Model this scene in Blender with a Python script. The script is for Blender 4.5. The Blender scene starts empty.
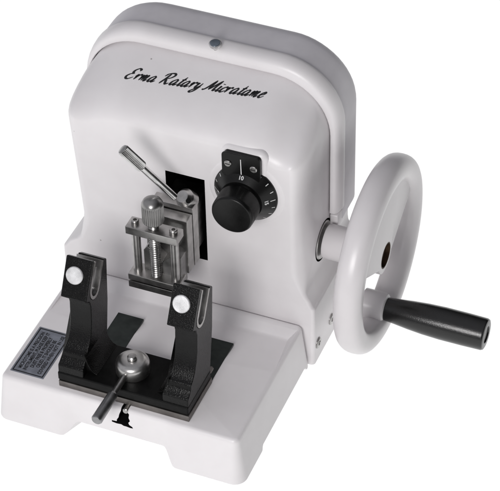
import bpy, bmesh, math, random
from math import sin, cos, pi, radians
from mathutils import Vector, Matrix
from mathutils.bvhtree import BVHTree

S = 0.01                      # everything below is written in centimetres
ROOT = Vector((9.9, 14.0, 0.0))
random.seed(4)
scene = bpy.context.scene
col = scene.collection

# ------------------------------------------------------------------ materials
def new_mat(name):
    m = bpy.data.materials.new(name); m.use_nodes = True
    nt = m.node_tree
    return m, nt, nt.nodes['Principled BSDF']

def noise_bump(nt, b, scale, strength, dist=0.0003, detail=3, rough=0.5):
    tc = nt.nodes.new('ShaderNodeTexCoord')
    n = nt.nodes.new('ShaderNodeTexNoise'); n.inputs['Scale'].default_value = scale
    n.inputs['Detail'].default_value = detail; n.inputs['Roughness'].default_value = rough
    nt.links.new(tc.outputs['Object'], n.inputs['Vector'])
    bp = nt.nodes.new('ShaderNodeBump'); bp.inputs['Strength'].default_value = strength
    bp.inputs['Distance'].default_value = dist
    nt.links.new(n.outputs['Fac'], bp.inputs['Height'])
    nt.links.new(bp.outputs['Normal'], b.inputs['Normal'])
    return tc, n, bp

def vary(nt, tc, b, c0, c1, scale, lo=0.35, hi=0.65, sock='Base Color', detail=4):
    n = nt.nodes.new('ShaderNodeTexNoise'); n.inputs['Scale'].default_value = scale
    n.inputs['Detail'].default_value = detail
    nt.links.new(tc.outputs['Object'], n.inputs['Vector'])
    r = nt.nodes.new('ShaderNodeValToRGB')
    r.color_ramp.elements[0].position = lo; r.color_ramp.elements[1].position = hi
    r.color_ramp.elements[0].color = (*c0, 1); r.color_ramp.elements[1].color = (*c1, 1)
    nt.links.new(n.outputs['Fac'], r.inputs['Fac'])
    nt.links.new(r.outputs['Color'], b.inputs[sock])
    return r

def paint(name, c0, c1, rough, bscale, bstr, specks=True):
    m, nt, b = new_mat(name)
    tc, n, bp = noise_bump(nt, b, bscale, bstr, 0.0002, 4, 0.6)
    r = vary(nt, tc, b, c0, c1, 60)
    if specks:      # tiny dirt specks in the enamel
        v = nt.nodes.new('ShaderNodeTexVoronoi'); v.inputs['Scale'].default_value = 62
        nt.links.new(tc.outputs['Object'], v.inputs['Vector'])
        rr = nt.nodes.new('ShaderNodeMapRange')
        rr.inputs['From Min'].default_value = 0.030; rr.inputs['From Max'].default_value = 0.055
        nt.links.new(v.outputs['Distance'], rr.inputs['Value'])
        g = nt.nodes.new('ShaderNodeMapRange')     # only a few of the cells carry one
        g.inputs['From Min'].default_value = 0.16; g.inputs['From Max'].default_value = 0.17
        sx = nt.nodes.new('ShaderNodeSeparateColor')
        nt.links.new(v.outputs['Color'], sx.inputs['Color'])
        nt.links.new(sx.outputs['Red'], g.inputs['Value'])
        mx = nt.nodes.new('ShaderNodeMath'); mx.operation = 'MAXIMUM'
        nt.links.new(rr.outputs['Result'], mx.inputs[0]); nt.links.new(g.outputs['Result'], mx.inputs[1])
        mix = nt.nodes.new('ShaderNodeMix'); mix.data_type = 'RGBA'
        mix.inputs['A'].default_value = (0.36, 0.34, 0.33, 1)
        nt.links.new(mx.outputs['Value'], mix.inputs['Factor'])
        nt.links.new(r.outputs['Color'], mix.inputs['B'])
        nt.links.new(mix.outputs['Result'], b.inputs['Base Color'])
    b.inputs['Roughness'].default_value = rough
    b.inputs['Coat Weight'].default_value = 0.06
    b.inputs['Coat Roughness'].default_value = 0.25
    return m

WHITE = paint('white_enamel', (0.765, 0.74, 0.75), (0.785, 0.762, 0.772), 0.36, 1000, 0.20)
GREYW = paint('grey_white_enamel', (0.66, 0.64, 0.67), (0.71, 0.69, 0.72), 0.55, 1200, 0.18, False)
WHEELW = paint('wheel_enamel', (0.70, 0.675, 0.685), (0.72, 0.695, 0.705), 0.32, 700, 0.08, False)

def black(name, base, rough, bscale, bstr, dist=0.0004, spec=0.12):
    m, nt, b = new_mat(name)
    tc, n, bp = noise_bump(nt, b, bscale, bstr, dist, 2, 0.5)
    vary(nt, tc, b, tuple(base * 0.7 for _ in range(3)), (base * 1.3,) * 3, 150)
    b.inputs['Roughness'].default_value = rough
    b.inputs['Specular IOR Level'].default_value = spec
    return m
BLACKCAST = black('black_wrinkle_enamel', 0.003, 0.25, 1000, 0.6, 0.0005, 0.2)
BLACKSOFT = black('black_smooth_enamel', 0.004, 0.38, 900, 0.22, 0.0003)
BLACKGLOSS = black('black_bakelite', 0.003, 0.24, 1300, 0.3, 0.0003, 0.6)
BLACKDIAL = black('black_anodised', 0.004, 0.30, 1500, 0.1, 0.0004, 0.3)
VOID = black('cavity_shade', 0.006, 0.8, 300, 0.1)  # near-black colour stands in for the shade inside cuts and holes

def metal(name, c, rough, bscale=900, bstr=0.1, stretch=None, metallic=1.0, dark=0.7):
    m, nt, b = new_mat(name)
    tc = nt.nodes.new('ShaderNodeTexCoord')
    mp = nt.nodes.new('ShaderNodeMapping')
    if stretch: mp.inputs['Scale'].default_value = stretch
    nt.links.new(tc.outputs['Object'], mp.inputs['Vector'])
    n = nt.nodes.new('ShaderNodeTexNoise'); n.inputs['Scale'].default_value = bscale
    n.inputs['Detail'].default_value = 4
    nt.links.new(mp.outputs['Vector'], n.inputs['Vector'])
    bp = nt.nodes.new('ShaderNodeBump'); bp.inputs['Strength'].default_value = bstr
    bp.inputs['Distance'].default_value = 0.0002
    nt.links.new(n.outputs['Fac'], bp.inputs['Height']); nt.links.new(bp.outputs['Normal'], b.inputs['Normal'])
    n2 = nt.nodes.new('ShaderNodeTexNoise'); n2.inputs['Scale'].default_value = 110; n2.inputs['Detail'].default_value = 5
    nt.links.new(tc.outputs['Object'], n2.inputs['Vector'])
    r = nt.nodes.new('ShaderNodeValToRGB')
    r.color_ramp.elements[0].position = 0.35; r.color_ramp.elements[1].position = 0.65
    r.color_ramp.elements[0].color = (c[0]*dark, c[1]*dark, c[2]*dark, 1)
    r.color_ramp.elements[1].color = (*c, 1)
    nt.links.new(n2.outputs['Fac'], r.inputs['Fac']); nt.links.new(r.outputs['Color'], b.inputs['Base Color'])
    mr = nt.nodes.new('ShaderNodeMapRange')
    mr.inputs['To Min'].default_value = rough * 0.75; mr.inputs['To Max'].default_value = rough * 1.3
    nt.links.new(n2.outputs['Fac'], mr.inputs['Value']); nt.links.new(mr.outputs['Result'], b.inputs['Roughness'])
    b.inputs['Metallic'].default_value = metallic
    return m
STEEL = metal('ground_steel', (0.50, 0.49, 0.48), 0.30, 700, 0.12, (1, 1, 6))
STEELD = metal('dull_steel', (0.36, 0.355, 0.35), 0.32, 900, 0.2)
STEELK = metal('dark_gunmetal', (0.34, 0.34, 0.345), 0.33, 900, 0.2)
CHROME = metal('polished_chrome', (0.74, 0.735, 0.73), 0.2, 500, 0.08)
BRIGHT = metal('bright_zinc', (0.80, 0.80, 0.81), 0.42, 1600, 0.5, None, 0.6)
SLAB = metal('machined_edge', (0.22, 0.205, 0.195), 0.45, 900, 0.2)
GUIDE = metal('green_black_steel', (0.045, 0.052, 0.05), 0.33, 500, 0.25)
BRONZE = metal('brown_bore', (0.07, 0.045, 0.03), 0.5, 600, 0.2)
BLUESTEEL = metal('blued_steel', (0.24, 0.28, 0.33), 0.3, 600, 0.1)
NUTM = metal('satin_steel', (0.62, 0.61, 0.60), 0.33, 700, 0.1)
PLATE = metal('label_silver', (0.26, 0.275, 0.32), 0.45, 800, 0.1, None, 0.4)

def plain(name, c, rough=0.6):
    m, nt, b = new_mat(name)
    tc, n, bp = noise_bump(nt, b, 800, 0.05)
    vary(nt, tc, b, tuple(v*0.85 for v in c), c, 400)
    b.inputs['Roughness'].default_value = rough
    return m
INK = plain('black_ink', (0.006, 0.006, 0.008), 0.6)
SCALEW = plain('white_engraving', (0.75, 0.75, 0.75), 0.6)

# ------------------------------------------------------------------ mesh helpers
def frame(d):
    d = Vector(d).normalized()
    u = d.orthogonal().normalized()
    if abs(d.x) > 0.9: u = Vector((0, 0, 1))
    elif abs(d.y) > 0.9: u = Vector((1, 0, 0))
    elif abs(d.z) > 0.9: u = Vector((1, 0, 0))
    u = (u - d * u.dot(d)).normalized()
    return d, u, d.cross(u)

class MB:
    def __init__(s): s.bm = bmesh.new()
    def _merge(s, b, M=None):
        me = bpy.data.meshes.new('tmp'); 
        if M is not None: bmesh.ops.transform(b, matrix=M, verts=b.verts)
        b.to_mesh(me); b.free(); s.bm.from_mesh(me); bpy.data.meshes.remove(me)
    def box(s, x0, x1, y0, y1, z0, z1, bev=0.05, seg=2, M=None):
        b = bmesh.new(); bmesh.ops.create_cube(b, size=1)
        bmesh.ops.transform(b, matrix=Matrix.Translation(((x0+x1)/2, (y0+y1)/2, (z0+z1)/2)) @ Matrix.Diagonal((x1-x0, y1-y0, z1-z0, 1)), verts=b.verts)
        if bev: bmesh.ops.bevel(b, geom=b.edges[:], offset=bev, segments=seg, affect='EDGES', profile=0.5)
        s._merge(b, M); return s
    def lathe(s, o, d, prof, n=48, flute=None):
        """prof: list of (t along axis, radius); flute=(count, depth, t0, t1)"""
        b = bmesh.new(); d, u, v = frame(d); o = Vector(o); rings = []
        for t, r in prof:
            if r <= 1e-6: rings.append([b.verts.new(o + d*t)]); continue
            R = []
            for i in range(n):
                a = 2*pi*i/n; rr = r
                if flute and flute[2] <= t <= flute[3]:
                    rr = r - flute[1] * (i % 2)
                R.append(b.verts.new(o + d*t + u*(rr*cos(a)) + v*(rr*sin(a))))
            rings.append(R)
        for A, B in zip(rings, rings[1:]):
            if len(A) == 1 and len(B) == 1: continue
            for i in range(n):
                j = (i+1) % n
                if len(A) == 1: b.faces.new((A[0], B[j], B[i]))
                elif len(B) == 1: b.faces.new((A[i], A[j], B[0]))
                else: b.faces.new((A[i], A[j], B[j], B[i]))
        if len(rings[0]) > 1: b.faces.new(rings[0][::-1])
        if len(rings[-1]) > 1: b.faces.new(rings[-1])
        bmesh.ops.recalc_face_normals(b, faces=b.faces)
        s._merge(b); return s
    def rod(s, p0, p1, r, n=32, bev=0.05, flute=None):
        p0, p1 = Vector(p0), Vector(p1); L = (p1-p0).length
        return s.lathe(p0, p1-p0, [(0, 0), (0, r-bev), (bev, r), (L-bev, r), (L, r-bev), (L, 0)], n, flute)
    def prism(s, pts, fn, d0, d1, bev=0.05, seg=2):
        """polygon pts (a,b) extruded between d0 and d1; fn(a,b,d) gives the point"""
        b = bmesh.new()
        A = [b.verts.new(fn(p[0], p[1], d0)) for p in pts]; B = [b.verts.new(fn(p[0], p[1], d1)) for p in pts]
        n = len(pts)
        b.faces.new(A); b.faces.new(B[::-1])
        for i in range(n): b.faces.new((A[i], B[i], B[(i+1) % n], A[(i+1) % n]))
        bmesh.ops.recalc_face_normals(b, faces=b.faces)
        if bev:
            ed = [e for e in b.edges if len(e.link_faces) == 2 and e.calc_face_angle() > radians(25)]
            bmesh.ops.bevel(b, geom=ed, offset=bev, segments=seg, affect='EDGES', profile=0.5, clamp_overlap=True)
        s._merge(b); return s
    def rings(s, rings, cap0=True, cap1=True, closed=True):
        b = bmesh.new(); R = [[b.verts.new(p) for p in r] for r in rings]; n = len(R[0])
        for A, B in zip(R, R[1:]):
            for i in range(n if closed else n-1):
                j = (i+1) % n
                b.faces.new((A[i], A[j], B[j], B[i]))
        if cap0: b.faces.new(R[0][::-1])
        if cap1: b.faces.new(R[-1])
        bmesh.ops.recalc_face_normals(b, faces=b.faces)
        s._merge(b); return s
    def build(s, name, mat, parent=None, ang=35):
        me = bpy.data.meshes.new(name)
        off = ROOT if parent is not None else Vector((0, 0, 0))
        for v in s.bm.verts: v.co = (v.co - off) * S
        if s.bm.calc_volume(signed=True) < 0: bmesh.ops.reverse_faces(s.bm, faces=s.bm.faces)
        s.bm.to_mesh(me); s.bm.free()
        for p in me.polygons: p.use_smooth = True
        me.set_sharp_from_angle(angle=radians(ang))
        me.materials.append(mat)
        o = bpy.data.objects.new(name, me); col.objects.link(o)
        if parent is not None: o.parent = parent
        if mat not in (WHITE, WHEELW, GREYW) and name != 'cutter':   # keep flats flat next to their small bevels
            wn_ = o.modifiers.new('weighted', 'WEIGHTED_NORMAL'); wn_.keep_sharp = True
        return o

def cut(target, cutters, mat_cut, ang=35):
    """carve the cutter solids out of target; the walls of the cut take mat_cut"""
    for c in cutters:
        c.data.materials.clear(); c.data.materials.append(mat_cut)
        if target.data.materials.find(mat_cut.name) < 0: target.data.materials.append(mat_cut)
        md = target.modifiers.new('cut', 'BOOLEAN'); md.operation = 'DIFFERENCE'; md.object = c
        md.solver = 'EXACT'; md.material_mode = 'TRANSFER'
        bpy.context.view_layer.update()
        dg = bpy.context.evaluated_depsgraph_get()
        me = bpy.data.meshes.new_from_object(target.evaluated_get(dg))
        target.modifiers.remove(md); old = target.data; target.data = me; me.name = target.name
        bpy.data.meshes.remove(old)
        cm = c.data; bpy.data.objects.remove(c); bpy.data.meshes.remove(cm)
    target.data.set_sharp_from_angle(angle=radians(ang))

XZ = lambda a, b, d: (a, d, b)     # polygon in x-z, extruded along y
YZ = lambda a, b, d: (d, a, b)     # polygon in y-z, extruded along x
XY = lambda a, b, d: (a, b, d)

def rrect(x0, x1, y0, y1, r, n=6):
    P = []
    for cx, cy, a0 in ((x1-r, y1-r, 0), (x0+r, y1-r, 90), (x0+r, y0+r, 180), (x1-r, y0+r, 270)):
        for k in range(n+1):
            a = radians(a0 + 90*k/n); P.append((cx + r*cos(a), cy + r*sin(a)))
    return P

# ------------------------------------------------------------------ the thing
root = bpy.data.objects.new('rotary_microtome', None); col.objects.link(root)
root.location = ROOT * S
root.empty_display_size = 0.05
root['label'] = 'white enamelled rotary microtome with black knife holder and side handwheel'
root['category'] = 'microtome'

# ---- base: tapering block, rounded upper edges, arched underside, T-slot in the front
def sm(t): t = max(0, min(1, t)); return t*t*(3-2*t)
def base_mesh():
    W, D, H, r, rc = 20.6, 14.2, 4.4, 0.4, 0.55
    d = 0.5
    # perimeter (top outline) with many points, and outward normals
    P = []
    def seg(a, b, n):
        for k in range(n): 
            t = k/n; P.append((a[0]+(b[0]-a[0])*t, a[1]+(b[1]-a[1])*t))
    def arc(cx, cy, a0):
        for k in range(8):
            a = radians(a0+90*k/8); P.append((cx+rc*cos(a), cy+rc*sin(a)))
    arc(rc, rc, 180); seg((rc, 0), (W-rc, 0), 150); arc(W-rc, rc, 270); seg((W, rc), (W, D-rc), 90)
    arc(W-rc, D-rc, 0); seg((W-rc, D), (rc, D), 20); arc(rc, D-rc, 90); seg((0, D-rc), (0, rc), 60)
    n = len(P); N = []
    for i in range(n):
        a, b = Vector(P[i-1]), Vector(P[(i+1) % n]); t = (b-a).normalized(); N.append((t.y, -t.x))
    def zb(x, y):
        z = 0
        if y < 1.0:   # front: two feet and an arch
            z = 1.35*sm((x-5.4)/1.3)*sm((15.2-x)/1.1)
        elif x > 18.6 or x < 2: z = 0.45*sm((y-3.7)/0.3)*sm((13.6-y)/0.3)
        return z
    def rec(x, y):  # shallow hollow of the front apron
        return 0.6*sm((x-5.1)/1.6)*sm((15.5-x)/1.6) if y < 1.0 else 0
    rings = []
    levels = [('b', 0.0)] + [('s', t) for t in (0.12, .35, 0.6, 0.85)] + [('f', a) for a in (0, 18, 36, 54, 72, 90)]
    for kind, t in levels:
        R = []
        for (x, y), (nx, ny) in zip(P, N):
            back = y > D-0.3
            dd = d*(0.0 if back else 1.0)
            z0 = zb(x, y); q = rec(x, y); ztop = H-r
            if kind == 'b': z = z0; off = dd*(1-z0/H) - q
            elif kind == 's':
                z = z0 + (ztop-z0)*t; off = dd*(1-z/ztop) - q*(1-0.85*sm((z-1.2)/2.6))
            else:
                a = radians(t); z = ztop + r*sin(a); off = -r*(1-cos(a)) - 0.15*q*(1-t/90)
            R.append((x-0.6+nx*off, y+ny*off, z))
        rings.append(R)
    m = MB(); b = bmesh.new(); V = [[b.verts.new(p) for p in r] for r in rings]
    for A_, B_ in zip(V, V[1:]):
        for i in range(n): b.faces.new((A_[i], A_[(i+1) % n], B_[(i+1) % n], B_[i]))
    cb = b.verts.new((W/2-.6, D*.55, 1.8)); ct = b.verts.new((W/2-.6, D/2, H))
    for i in range(n):
        b.faces.new((V[0][(i+1) % n], V[0][i], cb)); b.faces.new((V[-1][i], V[-1][(i+1) % n], ct))
    bmesh.ops.remove_doubles(b, verts=b.verts, dist=1e-5)
    bmesh.ops.recalc_face_normals(b, faces=b.faces); m._merge(b)
    return m
base = base_mesh().build('base', WHITE, root, 40)
tsl = [(9.95, 5.0), (9.97, 4.2), (9.8, 3.75), (9.7, 3.3), (9.5, 2.95), (9.46, 2.68), (8.95, 2.62), (8.93, 2.38), (9.4, 2.30), (9.87, 2.36), (10.1, 2.22), (10.4, 2.22), (10.75, 2.16), (11.05, 2.2), (11.0, 2.42), (10.72, 2.62), (10.66, 2.9), (10.85, 3.2), (10.74, 3.6), (10.8, 4.0), (10.67, 4.2), (10.67, 5.0)]
tsl = [(10.15+(a_-10.15)*.86, b_ if b_ > 4.4 else 4.1+(b_-4.1)*.88) for a_, b_ in tsl]
c1 = MB().prism(tsl, XZ, -2, 1.6, 0).build('cutter', VOID, root)
cut(base, [c1], VOID, 40)
# shallow fall of the top towards the raised lip along the housing
c2m = MB().prism([(8.2, 4.6), (8.2, 4.405), (12.4, 3.76), (12.65, 3.75), (12.85, 3.80), (13.4, 4.33), (13.6, 4.41), (13.6, 4.6)], YZ, -0.2, 19.5, 0)
for v in c2m.bm.verts:
    if v.co.x > 10: v.co.x += (v.co.z-4.1)*0.9
c2 = c2m.build('cutter', WHITE, root)
cut(base, [c2], WHITE, 40)
sb = MB(); sb.rod((10.38, 0.1, 4.22), (10.38, 0.9, 4.22), 0.25, 24)
sb.build('slot_bolt', STEEL, base)

def outline_arch(x0, x1, z0, zt, R, nside=14, narc=14, ntop=16):
    P = []
    for k in range(nside): P.append((x1, z0+(zt-R-z0)*k/nside))
    for k in range(narc): a = radians(90*k/narc); P.append((x1-R+R*cos(a), zt-R+R*sin(a)))
    for k in range(ntop): P.append((x1-R-(x1-x0-2*R)*k/ntop, zt))
    for k in range(narc): a = radians(90+90*k/narc); P.append((x0+R+R*cos(a), zt-R+R*sin(a)))
    for k in range(nside+1): P.append((x0, zt-R-(zt-R-z0)*k/nside))
    return P

# ---- housing: one casting, flared foot, pillowed front, sloping top
HX0, HX1, HZT, HR = -0.85, 20.0, 24.75, 4.8
HY = 14.25
def housing_mesh():
    P = []   # (x, z, ix, iz, D) : outline point, inset vector, fillet depth
    R = HR; right = []
    foot = 20.9 - HX1
    right.append((foot, 0.0)); right.append((foot, 1.5)); right.append((foot, 3.0)); right.append((foot, 4.5)); right.append((foot, 5.6))
    for k in range(6): a = radians(60*k/5); right.append((foot-0.35+0.35*cos(a), 6.0+0.35*sin(a)))
    right.append((foot*0.5, 6.9)); right.append((foot*0.2, 7.35)); right.append((0.05, 7.65)); right.append((0.0, 8.1)); right.append((0.0, 8.6))
    z = 9.2
    while z < HZT-R-0.4: right.append((0.0, z)); z += 0.7
    def A(z): return 0.35 + (1.25-0.35)*sm((z-7.3)/2.6)
    def Dp(z): return 0.35 + (2.6-0.35)*sm((z-7.3)/3.0)
    half = []
    for dx, z in right: half.append((HX1+dx, z, A(z), 0.0, Dp(z), 0.0))
    n = 22
    for k in range(n+1):
        a = radians(90*k/n); s_ = sin(a); c_ = cos(a); q = 0.55
        x = HX1-R+R*c_; z = HZT-R+R*s_
        tz = 1-(1-s_)**1.5
        ix = 1.25*(q + (1-q)*c_); iz = 3.85*(q*sm(s_*1.2)+(1-q)*s_)
        dd = 2.6 + (6.3-2.6)*sm(s_*1.1)
        half.append((x, z, ix, iz, dd, sm(s_*1.15)))
    xm = (HX0+HX1)/2
    top = []
    xr = HX1-R
    for k in range(1, 10):
        x = xr - (xr-xm)*2*k/10
        fx = (x-xm)/(xr-xm)
        top.append((x, HZT, 0.69*fx, 3.85, 6.3, 1.0))
    def tap(z): return 0.8*max(0, min(1, (20.5-z)/12.5))*sm((z-6.5)/1.3)
    left = [(2*xm-x+tap(z), z, -ix, iz, dd, wt) for x, z, ix, iz, dd, wt in half[::-1]]
    P = half + top + left
    rings = []
    e = 0.9
    NR = 20
    for k in range(0, NR+1):
        th = radians(90*(1-k/NR))
        R_ = []
        t = k/NR
        u = 1-t
        # t = 0 on the front face, 1 at the back; cubic with a long straight slope and a tight front bend
        bf = u**3*1.0 + 3*u*u*t*0.68 + 3*u*t*t*0.36; bg_ = 3*u*t*t*0.42 + t**3 + 3*u*u*t*0.0
        for x, z, ix, iz, dd, wt in P:
            f = (1-cos(th))*(1-wt) + bf*wt; g = (1-sin(th))*(1-wt) + bg_*wt
            R_.append((x-ix*f, HY + dd*g, z-iz*f))
        rings.append(R_)
    for y in (20.9, 21.5, 24.5):
        rings.append([(x, y, z) for x, z, *_ in P])
    # extra inner rings on the front face so the cap stays flat and clean
    m = MB(); m.rings(rings)
    return m
housing = housing_mesh().build('housing', WHITE, root, 50)

def local_cut(target, mb, mat, ang=50):
    c = mb.build('cutter', mat, root); cut(target, [c], mat, ang)
# slot for the specimen head
local_cut(housing, MB().prism([(8.2, 8.7), (11.6, 8.75), (11.6, 17.3), (8.2, 17.3)], XZ, 12.5, 18.0, 0), VOID)
# bearing recess in the side wall; black walls paint the shadow gap round the hub
local_cut(housing, MB().lathe((19.0, 18.7, 10.0), (1, 0, 0), [(0, 1.85), (3, 1.85)], 40), VOID)

# lettering on the sloping top, brush drawn and laid on the surface
G = {
 'E': ([[(1.2,1.55),(1.15,1.85),(.75,1.95),(.42,1.6),(.45,1.2),(.8,1.02)], [(.8,1.02),(.3,.9),(.0,.45),(.2,.05),(.65,.0),(1.15,.4)]], 1.25),
 'r': ([[(-.05,.5),(.2,.98),(.1,.0)], [(.12,.35),(.35,.85),(.6,1.0),(.68,.78)]], .78),
 'm': ([[(-.05,.5),(.17,.98),(.05,0)], [(.08,.4),(.35,.92),(.52,.9),(.43,0)], [(.46,.4),(.75,.92),(.92,.9),(.83,.2),(.93,.0),(1.2,.3)]], 1.2),
 'a': ([[(.75,.88),(.48,1.0),(.12,.6),(.12,.1),(.4,.02),(.75,.6)], [(.82,.98),(.7,.25),(.82,.0),(1.15,.3)]], 1.1),
 'R': ([[(.5,1.85),(.35,.9),(.1,-.05)], [(-.15,1.3),(.15,1.8),(.9,1.98),(1.25,1.65),(1.0,1.15),(.4,.92)], [(.5,.95),(.8,.35),(1.1,-.02),(1.45,.25)]], 1.45),
 't': ([[(.4,1.65),(.15,.3),(.28,.0),(.6,.3)], [(-.02,1.08),(.62,1.18)]], .55),
 'y': ([[(0,.6),(.17,1.0),(.1,.3),(.3,.05),(.65,.55)], [(.72,1.0),(.55,-.25),(.2,-.75),(-.1,-.6),(.3,-.1),(.9,.35)]], .88),
 'M': ([[(-.25,.15),(-.1,.0),(.2,.5),(.6,1.85)], [(.6,1.85),(.6,.9),(.62,.1)], [(.62,.1),(1.1,1.1),(1.5,1.9)], [(1.5,1.9),(1.35,.8),(1.4,.02),(1.7,.3)]], 1.65),
 'i': ([[(-.02,.5),(.12,.98),(.02,.2),(.12,.0),(.42,.3)], [(.22,1.42),(.27,1.3)]], .42),
 'c': ([[(.62,.78),(.52,1.0),(.12,.6),(.1,.12),(.38,.0),(.75,.35)]], .7),
 'e': ([[(.12,.42),(.5,.6),(.58,.9),(.38,1.0),(.1,.55),(.12,.1),(.4,.0),(.78,.35)]], .74),
 ' ': ([], .62)}
def catmull(p, n=7):
    if len(p) == 2: return [Vector(p[0]).lerp(Vector(p[1]), k/6) for k in range(7)]
    q = [Vector(p[0])*2-Vector(p[1])] + [Vector(a) for a in p] + [Vector(p[-1])*2-Vector(p[-2])]
    out = []
    for i in range(1, len(q)-2):
        for k in range(n):
            t = k/n; a, b, c, d = q[i-1:i+3]
            out.append(0.5*((2*b)+(c-a)*t+(2*a-5*b+4*c-d)*t*t+(3*b-a-3*c+d)*t**3))
    out.append(q[-2]); return out
def script_text(text, P0, unit, vunit, slant, surf, parent):
    bm = bmesh.new(); bm.from_mesh(surf.data); bvh = BVHTree.FromBMesh(bm); bm.free()
    U = Vector((1, 0, 0)); T = Vector((0, cos(radians(40)), sin(radians(40)))); Nn = Vector((0, -T.z, T.y))
    b = bmesh.new(); x = 0
    def lay(u, v):
        p = P0 + U*(u*unit) + T*(v*vunit) + Nn*4
        p = p + T*(0.09*(u*unit)); hit, n, _, _ = bvh.ray_cast((p-ROOT)*S, -Nn)
        return hit + n*0.00012
    for ch in text:
        strokes, adv = G[ch]
        for st in strokes:
            c = catmull([(a*0.86+slant*b_, b_) for a, b_ in st]); m = len(c); L = []
            for i, p in enumerate(c):
                t = (c[min(i+1, m-1)]-c[max(i-1, 0)]).normalized()
                ang = math.atan2(t.y, t.x); w = 0.075 + 0.12*abs(sin(ang-radians(28)))
                e = min(i, m-1-i)/(m*0.12); w *= 0.45+0.55*min(1, e)
                nrm = Vector((-t.y, t.x)); L.append((p+nrm*w, p-nrm*w))
            V = [(b.verts.new(lay(x+l.x, l.y)), b.verts.new(lay(x+r.x, r.y))) for l, r in L]
            for A, B in zip(V, V[1:]): b.faces.new((A[0], A[1], B[1], B[0]))
        x += adv
    me = bpy.data.meshes.new('lettering'); b.to_mesh(me); b.free(); me.materials.append(INK)
    o = bpy.data.objects.new('lettering', me); col.objects.link(o); o.parent = parent
    return o
script_text('Erma Ratary Micratame', Vector((3.7, 16.95, 23.4)), 0.580, 0.50, 0.5, housing, housing)

# foot screws
for y, z in ((15.15, 1.85), (18.2, 1.85)):
    s_ = MB().lathe((20.8, y, z), (1, 0, 0), [(0, .5), (.18, .5), (.24, .44), (.24, .22), (.12, .2), (.12, 0)], 28)
    s_.build('screw', STEEL, housing)

# ---- cover (lid) with its raised rim
def lid_mesh():
    O = outline_arch(-1.1, 20.78, 10.7, 25.9, 5.3)
    xm, zm = 9.7, 12
    def ins(f): 
        return [(x + (f if x < xm-4 else -f if x > xm+4 else 0)*min(1, abs(x-xm)/10.5*1.0), z - f*max(0, min(1, (z-20)/5))) for x, z in O]
    R = [[(x, 21.0, z) for x, z in O]]
    for y in (22, 23, 23.6): R.append([(x, y, z) for x, z in O])
    for k in range(1, 8):
        a = radians(90*k/8); f = 1.6*(1-cos(a)); R.append([(x, 23.6+1.8*sin(a), z) for x, z in ins(f)])
    return MB().rings(R)
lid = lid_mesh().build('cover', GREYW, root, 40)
def rim_mesh():
    zb = 12.0
    I = outline_arch(HX0-0.07, HX1+0.07, zb, HZT+0.07, HR+0.05)
    Oo = outline_arch(-1.2, 20.88, zb, 26.06, 5.4)
    y0, y1 = 19.8, 21.2
    def mix(t, y): return [(a[0]+(b[0]-a[0])*t, y, a[1]+(b[1]-a[1])*t) for a, b in zip(I, Oo)]
    sec = [(0, y1), (0, y0+.15), (0.03, y0+.05), (.10, y0), (.45, y0+.02), (.6, y0+.08), (.75, y0+.22), (.88, y0+.45), (.97, y0+.8), (1.0, y0+1.1), (1.0, y1-.1), (.97, y1)]
    rows = [mix(t, y) for t, y in sec]
    m = MB(); b = bmesh.new()
    V = [[b.verts.new(p) for p in r] for r in rows]; n = len(V[0])
    for i in range(len(V)):
        A, B = V[i], V[(i+1) % len(V)]
        for k in range(n-1): b.faces.new((A[k], A[k+1], B[k+1], B[k]))
    b.faces.new([r[0] for r in V]); b.faces.new([r[-1] for r in V][::-1])
    bmesh.ops.recalc_face_normals(b, faces=b.faces); m._merge(b)
    return m
rim_mesh().build('rim', WHITE, lid, 45)
k = MB().lathe((10.35, 20.15, 25.5), (0, -0.12, 1), [(0, .1), (.35, .2), (.62, .45), (.72, .5), (.86, .5), (.9, .44), (.9, 0)], 32)
sc = k.build('rim_screw', CHROME, lid)
MB().lathe((10.35, 20.04, 26.405), (0, -0.12, 1), [(0, .41), (.03, .41), (.05, .36), (.05, 0)], 28).build('screw_cap', BLUESTEEL, lid)
# latch lug below the rim on the wheel side
MB().box(20.05, 20.75, 20.0, 21.6, 10.1, 11.7, 0.12, 3).build('latch_lug', WHITE, lid)

# ---- handwheel
WC = Vector((0, 18.7, 10.0)); 
wheel = None
def wheel_rim():
    xc, rc_, ha, hr = 24.8, 7.28, 1.17, 1.08
    prof = []
    n = 28
    b = bmesh.new(); N = 120; rings = []
    for i in range(N):
        A = 2*pi*i/N; R = []
        for k in range(n):
            t = 2*pi*k/n; c_, s_ = cos(t), sin(t); e = 0.85
            ax = ha*math.copysign(abs(c_)**e, c_); rr = rc_ + hr*math.copysign(abs(s_)**e, s_)
            R.append(b.verts.new((xc+ax, WC.y+rr*cos(A), WC.z+rr*sin(A))))
        rings.append(R)
    for i in range(N):
        A, B = rings[i], rings[(i+1) % N]
        for k in range(n): b.faces.new((A[k], A[(k+1) % n], B[(k+1) % n], B[k]))
    bmesh.ops.recalc_face_normals(b, faces=b.faces)
    m = MB(); m._merge(b); return m
wheel = wheel_rim().build('handwheel', WHEELW, root, 60)
fan = []
hubr = 1.6
for k in range(13):   # hub underside
    a = radians(200 + 140*k/12); fan.append((WC.y+hubr*cos(a), WC.z+hubr*sin(a)))
for k in range(17):
    a = radians(20 + 140*k/16); fan.append((WC.y+6.6*cos(a), WC.z+6.6*sin(a)))
web = MB().prism(fan, YZ, 24.2, 25.4, 0.2, 3)
webo = web.build('web', WHEELW, wheel, 40)
cut(webo, [MB().lathe((23, WC.y, WC.z), (1, 0, 0), [(0, 1.14), (4, 1.14)], 48).build('cutter', BRONZE, root)], BRONZE, 40)
hub = MB().lathe((20.3, WC.y, WC.z), (1, 0, 0), [(0, 1.2), (0.0, 1.4), (.1, 1.47), (3.6, 1.47), (3.9, 1.6), (5.0, 1.62), (5.06, 1.58), (5.08, 1.5), (5.08, 1.17), (4.6, 1.12), (4.6, 0)], 56)
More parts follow.
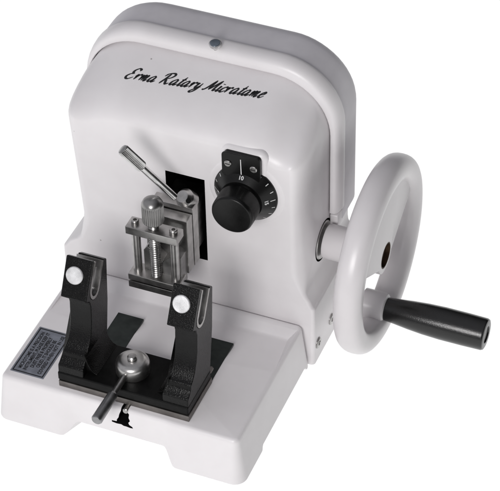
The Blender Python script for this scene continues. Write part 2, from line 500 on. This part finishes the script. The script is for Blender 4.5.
hub.build('hub', WHEELW, wheel, 40)
MB().lathe((24.85, WC.y, WC.z), (1, 0, 0), [(0, 1.125), (.55, 1.125), (.55, 1.05), (.2, .95), (.2, 0)], 40).build('bore', BRONZE, wheel)
MB().lathe((19.9, WC.y, WC.z), (1, 0, 0), [(0, 1.68), (.1, 1.68), (.18, 1.6), (.18, 1.2)], 48).build('bearing_ring', STEEL, housing)
HZ = 4.15
boss = MB().lathe((23.6, WC.y, HZ), (1, 0, 0), [(0, 1.3), (1.6, 1.3), (1.9, 1.2), (2.0, 1.05), (2.0, 0)], 40)
boss.build('handle_boss', WHEELW, wheel)
hd = MB().lathe((25.5, WC.y, HZ), (1, 0, 0), [(0, 0), (0, .88), (.12, .98), (1.0, 1.06), (2.2, 1.2), (3.5, 1.31), (5, 1.37), (7.0, 1.37), (8.55, 1.34), (8.7, 1.27), (8.75, 1.15), (8.75, .75), (8.65, .7), (8.65, 0)], 56)
hd.build('crank_handle', BLACKGLOSS, wheel, 40)

# ---- thickness dial
DX, DZ = 15.2, 17.2
bossp = MB().lathe((DX, 14.6, DZ), (0, -1, 0), [(0, 3.25), (.35, 3.2), (.41, 3.08), (.44, 2.85), (.44, 0)], 64)
dboss = bossp.build('dial_boss', WHITE, housing, 50)
dial = MB().lathe((DX, 14.33, DZ), (0, -1, 0), [(0, 2.6), (.1, 2.68), (.3, 2.68), (.38, 2.62), (1.23, 1.77), (1.23, 0)], 96).build('thickness_dial', BLACKDIAL, root, 30)
kn = MB().lathe((DX, 13.25, DZ), (0, -1, 0), [(0, 1.5), (.1, 1.62), (.35, 1.62), (.45, 1.7), (.5, 1.74), (1.75, 1.74), (1.95, 1.73), (2.1, 1.67), (2.16, 1.56), (2.16, 0)], 144, (1, .055, .5, 1.75))
kn.build('dial_knob', BLACKDIAL, dial, 50)
def text_mesh(txt, size, M, mat, name, parent, align='CENTER', thick=0.0, space=1.0, bold=0.0, fit=None):
    cu = bpy.data.curves.new(name, 'FONT'); cu.body = txt; cu.size = size
    cu.align_x = align; cu.align_y = 'CENTER'; cu.space_line = space; cu.offset = bold; cu.extrude = thick; cu.resolution_u = 3
    o = bpy.data.objects.new(name, cu); col.objects.link(o)
    bpy.context.view_layer.update()
    me = bpy.data.meshes.new_from_object(o.evaluated_get(bpy.context.evaluated_depsgraph_get()))
    bpy.data.objects.remove(o); bpy.data.curves.remove(cu)
    if fit:
        xs = [v.co.x for v in me.vertices]; ys = [v.co.y for v in me.vertices]
        me.transform(Matrix.Translation((-(min(xs)+max(xs))/2, -(min(ys)+max(ys))/2, 0)))
        me.transform(Matrix.Diagonal((fit[0]/(max(xs)-min(xs)), fit[1]/(max(ys)-min(ys)), 1, 1)))
    me.transform(M); me.transform(Matrix.Translation(-ROOT)); me.transform(Matrix.Scale(S, 4))
    me.materials.clear(); me.materials.append(mat)
    me.name = name
    o = bpy.data.objects.new(name, me); col.objects.link(o); o.parent = parent
    return o
# scale on the cone: y = 13.22 at r 2.62 ... y = 12.55 at r 1.95
def cone(a, r):     # a: clock angle in degrees, clockwise from the top as seen from the front
    y = 13.95 - (2.62-r)
    return Vector((DX + r*sin(radians(a)), y, DZ + r*cos(radians(a))))
tk = MB()
nrm = lambda a: Vector((sin(radians(a))*.707, -.707, cos(radians(a))*.707))
A10 = -2.0; STEP = 17.5
for i in range(-9, 10):
    a = A10 + STEP*i; r1 = 2.58; r0 = 2.27 if i % 5 == 0 else 2.38
    t = Vector((cos(radians(a)), 0, -sin(radians(a))))*0.03
    o_ = nrm(a)*0.012
    b = bmesh.new(); b.faces.new([b.verts.new(p) for p in (cone(a, r0)-t+o_, cone(a, r0)+t+o_, cone(a, r1)+t+o_, cone(a, r1)-t+o_)]); tk._merge(b)
tk.build('scale_marks', SCALEW, dial)
for num, i in (('5', -5), ('10', 0), ('15', 5)):
    a = A10 + STEP*i + 0.0
    if num == '5': a += 2
    n_ = nrm(a); up = Vector((sin(radians(a))*.707, .707, cos(radians(a))*.707)); rt_ = up.cross(n_)
    c_ = cone(a + 0, 2.03)+n_*0.014
    M = Matrix.Translation(c_) @ Matrix((rt_, up, n_)).transposed().to_4x4()
    text_mesh(num, 0.44, M, SCALEW, 'scale_number', dial, bold=0.012)
# pointer plate above the dial
ip = MB().prism(rrect(13.42, 16.67, 18.95, 21.3, 0.35), XZ, 13.57, 13.7, 0.05)
ipo = ip.build('index_plate', BLACKDIAL, root)
MB().prism(rrect(13.0, 17.1, 18.4, 21.5, 0.8), XZ, 14.05, 15.5, 0.5, 6).build('index_plate_boss', WHITE, housing)
for sx in (13.97, 16.12):
    MB().lathe((sx, 13.56, 20.25), (0, -1, 0), [(0, .3), (.06, .3), (.12, .24), (.12, 0)], 24).build('screw', STEEL, ipo)
    MB().box(sx-.2, sx+.2, 13.425, 13.44, 20.22, 20.28, 0).build('screw_slot', VOID, ipo)
MB().prism(rrect(13.5, 16.6, 19.1, 21.2, .3), XZ, 13.68, 14.2, 0.0).build('index_plate_pad', BLACKDIAL, ipo)
MB().prism([(15.03, 19.3), (15.11, 19.3), (15.07, 20.9), (15.01, 20.9)], XZ, 13.55, 13.565, 0).build('index_line', SCALEW, ipo)

# ---- specimen clamp
clamp = MB().box(7.9, 11.45, 12.1, 13.1, 9.95, 15.95, .07).build('specimen_clamp', STEEL, root)
MB().box(8.3, 11.2, 13.1, 16.0, 10.6, 15.2, .05).build('head_slide', STEELD, clamp)
MB().box(7.8, 11.42, 10.98, 12.02, 10.0, 15.45, .07).build('orientation_plate', STEEL, clamp)
jw = MB().prism([(8.35, 8.9), (10.9, 8.9), (11.25, 9.4), (11.25, 12.4), (10.7, 12.9), (10.3, 12.3), (9.6, 11.6), (8.9, 12.3), (8.35, 12.9), (8.0, 12.4), (8.0, 9.4)], XZ, 9.9, 11.0, .05)
jw.build('v_jaw', STEELD, clamp)
MB().box(6.95, 11.4, 8.95, 10.35, 14.55, 15.3, .08).build('upper_bar', STEEL, clamp)
MB().box(6.95, 11.4, 8.9, 10.5, 9.75, 10.35, .07).build('lower_bar', STEEL, clamp)
MB().box(6.95, 11.1, 8.9, 10.7, 8.95, 9.62, .07).build('lower_bar', STEELD, clamp)
for px_ in (7.55, 10.85):
    MB().rod((px_, 9.65, 10.3), (px_, 9.65, 14.6), .36).build('guide_post', STEEL, clamp)
    MB().lathe((px_, 9.65, 15.3), (0, 0, 1), [(0, .33), (.28, .33), (.34, .28), (.34, .15), (.15, .13), (.15, 0)], 28).build('guide_bolt', STEEL, clamp)
# threaded screw
def thread(x, y, z0, z1, r, pitch, depth):
    b = bmesh.new(); n = 28; steps = int((z1-z0)/pitch*6); rows = []
    for k in range(steps+1):
        z = z0+(z1-z0)*k/steps; R = []
        for i in range(n):
            a = 2*pi*i/n; ph = ((z-z0)/pitch - a/(2*pi)) % 1
            rr = r - depth*abs(2*ph-1)
            R.append(b.verts.new((x+rr*cos(a), y+rr*sin(a), z)))
        rows.append(R)
    for A, B in zip(rows, rows[1:]):
        for i in range(n): b.faces.new((A[i], A[(i+1) % n], B[(i+1) % n], B[i]))
    b.faces.new(rows[0][::-1]); b.faces.new(rows[-1])
    m = MB(); m._merge(b); return m
thread(9.15, 9.65, 10.3, 16.2, .46, .23, .09).build('clamp_screw', STEELD, clamp, 20)
MB().lathe((9.15, 9.65, 16.0), (0, 0, 1), [(0, .6), (0, .82), (.08, .88), (1.65, .88), (1.8, .85), (2.05, .72), (2.22, .5), (2.3, .25), (2.32, 0)], 72, (1, .07, .08, 1.66)).build('screw_knob', STEELD, clamp, 50)
# lever
Lr, Le = Vector((10.2, 11.2, 17.72)), Vector((6.75, 9.9, 22.35))
dv = (Le-Lr); LL = dv.length; dn = dv.normalized()
MB().rod(Lr-dn*.3, Lr+dn*(LL-2.0), .30).build('lever_rod', CHROME, clamp)
MB().lathe(Lr+dn*(LL-2.35), dn, [(0, .3), (.05, .42), (.15, .47), (2.2, .47), (2.32, .4), (2.35, 0)], 44, (1, .07, .15, 2.2)).build('lever_grip', CHROME, clamp, 50)
MB().lathe((10.55, 12.75, 16.3), (-0.25, -0.6, 0.75), [(-.8, .78), (0, .8), (.12, .76), (.2, .66), (.45, .55), (.5, .5), (.5, 0)], 40).build('lever_pivot', STEEL, clamp)
MB().lathe((11.0, 12.33, 16.5), (0.35, -0.75, 0.55), [(0, .2), (.3, .2), (.34, .16), (.34, 0)], 24).build('pivot_hole_plug', VOID, clamp)  # black plug added in place of a shaded hole in the pivot cap

# ---- knife holder
holder = MB()
fl = [(0.75, 5.15), (5.25, 5.15), (5.25, 5.75), (1.5, 5.75), (0.9, 5.62)]
hold = MB().prism([(4.27, .75), (15.53, .75), (15.53, 5.3), (4.27, 5.3)], XY, 5.02, 5.85, .12, 3).build('knife_holder', BLACKSOFT, root)
MB().prism([(4.35, .68), (15.6, .68), (15.6, 5.35), (4.35, 5.35)], XY, 4.42, 5.01, .04).build('holder_slab', SLAB, hold)
F0, F1 = Vector((2.4, 12.6)), Vector((4.0, 15.6)); dS = (F0-F1).normalized()
tp = Vector((.82, -.57))
S1 = F1 + tp*0.5; S2 = F1 + tp*2.3; B1 = F1 + tp*2.95
prof = [(5.3, 5.5), tuple(B1 + Vector((-.35, -4.0))), tuple(B1)]
prof += [tuple(S2)]
sl = 2.35
b0, b1 = S2 + dS*sl, S1 + dS*sl
mid = (b0+b1)/2; rr = (b0-b1).length/2; ux = (b0-b1)/(2*rr)
for kk in range(0, 9):
    a = pi*kk/8; prof.append(tuple(mid + ux*(rr*cos(a)) + dS*(rr*sin(a))))
prof += [tuple(S1), tuple(F1), tuple(F0), (3.0, 12.15), (3.15, 11.5), (3.0, 9.8), (2.75, 8.9), (2.4, 8.2), (1.95, 7.7), (1.6, 7.5), (1.5, 7.1), (1.2, 6.75), (.9, 6.55), (.82, 5.5)]
for x0 in (4.3, 13.3):
    x1 = x0 + 2.2
    pm = MB().prism([Vector(p) for p in prof], YZ, x0, x1, .1, 3)
    for v in pm.bm.verts:      # the stem is waisted on its left flank
        if v.co.x < x0 + .6:
            v.co.x += .32*sm((12.45-v.co.z)/.3)*sm((v.co.z-6.4)/2.2) if v.co.z < 12.5 and v.co.y < 5.0 else (.32 if 8.5 < v.co.z < 12.5 else 0)
    po = pm.build('post', BLACKCAST, hold, 40)
    # cast fillet that runs from the inner flank down to the foot plate
    sg, xs_ = (1, x1-.12) if x0 < 9 else (-1, x0+.35)
    fp = [(xs_, 5.6), (xs_, 7.8)] + [(xs_ + sg*q_[0], q_[1]) for q_ in ((.16, 7.3), (.3, 6.8), (.5, 6.35), (.75, 6.05), (1.05, 5.9), (1.05, 5.6))]
    MB().prism(fp, XZ, 1.5, 5.22, .06).build('fillet', BLACKCAST, hold, 60)
    rb = [mid + ux*(rr-.28) + dS*0 , mid - ux*(rr-.28)]
    rest = [S2 + dS*.7 - ux*.28, *[mid + ux*((rr-.28)*cos(pi*kk/8)) + dS*((rr-.28)*sin(pi*kk/8)) for kk in range(9)], S1 + dS*.7 + ux*.28]
    MB().prism(rest, YZ, x0+.3, x1-.3, .03).build('knife_rest', STEELK, hold, 40)
    # steel lining of the knife slot
    li = MB(); lp = []
    for side in (0, 1):
        rad = rr - (0.0 if side == 0 else .27)
        pts = [S2 + dS*0.1 - ux*(0 if side == 0 else .27)] + [mid + ux*(rad*cos(pi*kk/10)) + dS*(rad*sin(pi*kk/10)) for kk in range(11)] + [S1 + dS*0.1 + ux*(0 if side == 0 else .27)]
        lp.append(pts)
    poly = lp[0] + lp[1][::-1]
    li.prism(poly, YZ, x0+.02, x1+.02, 0.0).build('slot_lining', STEEL, hold, 40)
    # bright clamping disc on the front jaw
    nF = Vector((0, (F0-F1).normalized().y, -(F0-F1).normalized().x)); nF = Vector((0, -abs(dS.y), abs(dS.x)))
    pc = F1 + dS*1.45
    MB().lathe(Vector((x0+.95, pc.x, pc.y)) - nF*.05, nF, [(0, .72), (.14, .72), (.2, .66), (.2, 0)], 40).build('clamp_disc', BRIGHT, hold)
# central clamping nut and its lever
NX, NY = 9.85, 3.0
MB().lathe((NX, NY, 5.84), (0, 0, 1), [(0, 1.3), (.1, 1.36), (.85, 1.38), (1.1, 1.32), (1.3, 1.12), (1.36, .85), (1.37, .5), (1.37, 0)], 56).build('clamp_nut', NUTM, hold)
MB().lathe((NX, NY, 7.25), (0, 0, 1), [(0, .38), (.2, .38), (.3, .3), (.33, 0)], 28).build('nut_stud', STEEL, hold)
h0, h1 = Vector((NX-.1, NY-1.0, 6.45)), Vector((9.6, -3.3, 6.2))
dh = (h1-h0).normalized(); LH = (h1-h0).length
MB().rod(h0-dh*.3, h0+dh*(LH*.5), .27).build('lever_rod', STEEL, hold)
MB().lathe(h0+dh*(LH*.42), dh, [(0, .27), (.08, .36), (.3, .42), (LH*.58-.12, .46), (LH*.58, .38), (LH*.58, 0)], 36).build('lever_grip', STEELK, hold)
# dark guide strips let into the base behind the holder
for x0 in (5.2, 13.2):
    MB().box(x0, x0+2.3, 4.6, 10.1, 4.2, 4.44, .02).build('guide_strip', GUIDE, base)
for x0 in (15.2,):
    MB().rod((15.35, 5.3, 5.5), (15.35, 5.9, 5.5), .2).build('stop_pin', SLAB, hold)

# ---- maker's plate
LBx0, LBx1, LBy0, LBy1 = -0.1, 2.85, 0.85, 6.25
lab = MB().prism(rrect(LBx0, LBx1, LBy0, LBy1, .05), XY, 4.395, 4.425, 0.0).build('label_plate', PLATE, root)
fr = MB()
a0, a1, c0_, c1_ = LBx0+.12, LBx1-.12, LBy0+.12, LBy1-.12
for q in ((a0, a1, c0_, c0_+.1), (a0, a1, c1_-.1, c1_), (a0, a0+.1, c0_+.1, c1_-.1), (a1-.1, a1, c0_+.1, c1_-.1)):
    fr.prism([(q[0], q[2]), (q[1], q[2]), (q[1], q[3]), (q[0], q[3])], XY, 4.426, 4.430, 0)
fr.build('label_border', INK, lab)
M = Matrix.Translation(((LBx0+LBx1)/2, (LBy0+LBy1)/2, 4.432)) @ Matrix.Rotation(radians(90), 4, 'Z')
text_mesh('MICROTOME IS A PRECISION\nINSTRUMENT, PLEASE KEEP IT\nDUST FREE & PROPERLY\nOILED, IT SHOULD BE\nCOVERED WHEN NOT IN USE', 0.40, M, INK, 'label_text', lab, space=1.0, bold=0.014, fit=(4.6, 2.1))

# ------------------------------------------------------------------ added white ground, glowing so the background stays pure white and shadowless
gm, nt, b = new_mat('glowing_white_ground')
b.inputs['Base Color'].default_value = (0.03, 0.03, 0.03, 1)
b.inputs['Roughness'].default_value = 0.9; b.inputs['Specular IOR Level'].default_value = 0.0
b.inputs['Emission Color'].default_value = (1, 1, 1, 1); b.inputs['Emission Strength'].default_value = 1.0
bm = bmesh.new(); bmesh.ops.create_grid(bm, x_segments=2, y_segments=2, size=15)
me = bpy.data.meshes.new('ground'); bm.to_mesh(me); bm.free(); me.materials.append(gm)
g = bpy.data.objects.new('ground', me); col.objects.link(g); g.location = (0, 0, -0.0004); g['kind'] = 'structure'

# ------------------------------------------------------------------ light
w = bpy.data.worlds.new('World'); scene.world = w; w.use_nodes = True
wn = w.node_tree; bg = wn.nodes['Background']
tc = wn.nodes.new('ShaderNodeTexCoord')      # made-up ambient gradient: brighter upper left, dark right so right-hand faces stay shaded
dt = wn.nodes.new('ShaderNodeVectorMath'); dt.operation = 'DOT_PRODUCT'
dt.inputs[1].default_value = Vector((-0.55, -0.30, 0.78)).normalized()
wn.links.new(tc.outputs['Generated'], dt.inputs[0])
rp = wn.nodes.new('ShaderNodeValToRGB')
rp.color_ramp.elements[0].position = 0.05; rp.color_ramp.elements[0].color = (0.02, 0.02, 0.02, 1)
rp.color_ramp.elements[1].position = 0.9; rp.color_ramp.elements[1].color = (0.52, 0.52, 0.55, 1)
wn.links.new(dt.outputs['Value'], rp.inputs['Fac']); wn.links.new(rp.outputs['Color'], bg.inputs['Color'])
bg.inputs['Strength'].default_value = 1.0

def area(name, loc, target, sx, sy, power, c=(1, 1, 1)):
    l = bpy.data.lights.new(name, 'AREA'); l.shape = 'RECTANGLE'; l.size = sx*S; l.size_y = sy*S
    l.energy = power; l.color = c
    o = bpy.data.objects.new(name, l); col.objects.link(o)
    o.location = Vector(loc)*S
    o.rotation_euler = (Vector(target)-Vector(loc)).to_track_quat('-Z', 'Y').to_euler()
    return o
area('key_softbox', (20, -68, 56), (9, 10, 10), 28, 28, 4.2, (1.0, 0.985, 0.98))

# ------------------------------------------------------------------ camera
cam = bpy.data.cameras.new('camera'); co = bpy.data.objects.new('camera', cam); col.objects.link(co)
p, y, r = radians(-41.487), radians(22.002), radians(-0.687)
fw = Vector((-sin(y)*cos(p), cos(y)*cos(p), sin(p)))
rt = Vector((cos(y), sin(y), 0)); up = rt.cross(fw)
rt2 = rt*cos(r) + up*sin(r); up2 = -rt*sin(r) + up*cos(r)
Mx = Matrix((rt2, up2, -fw)).transposed().to_4x4()
Mx.translation = Vector((66.954, -106.959, 128.044))*S
co.matrix_world = Mx
cam.sensor_width = 36; cam.lens = 36*2188.94/500
cam.shift_x = (250-280.09)/500; cam.shift_y = -(245.5-245.2)/500
cam.clip_start = 0.05; cam.clip_end = 200
scene.camera = co
scene.view_settings.view_transform = 'Standard'; scene.view_settings.look = 'None'
scene.view_settings.exposure = 0; scene.view_settings.gamma = 1
scene.render.resolution_x = 1024; scene.render.resolution_y = 1006
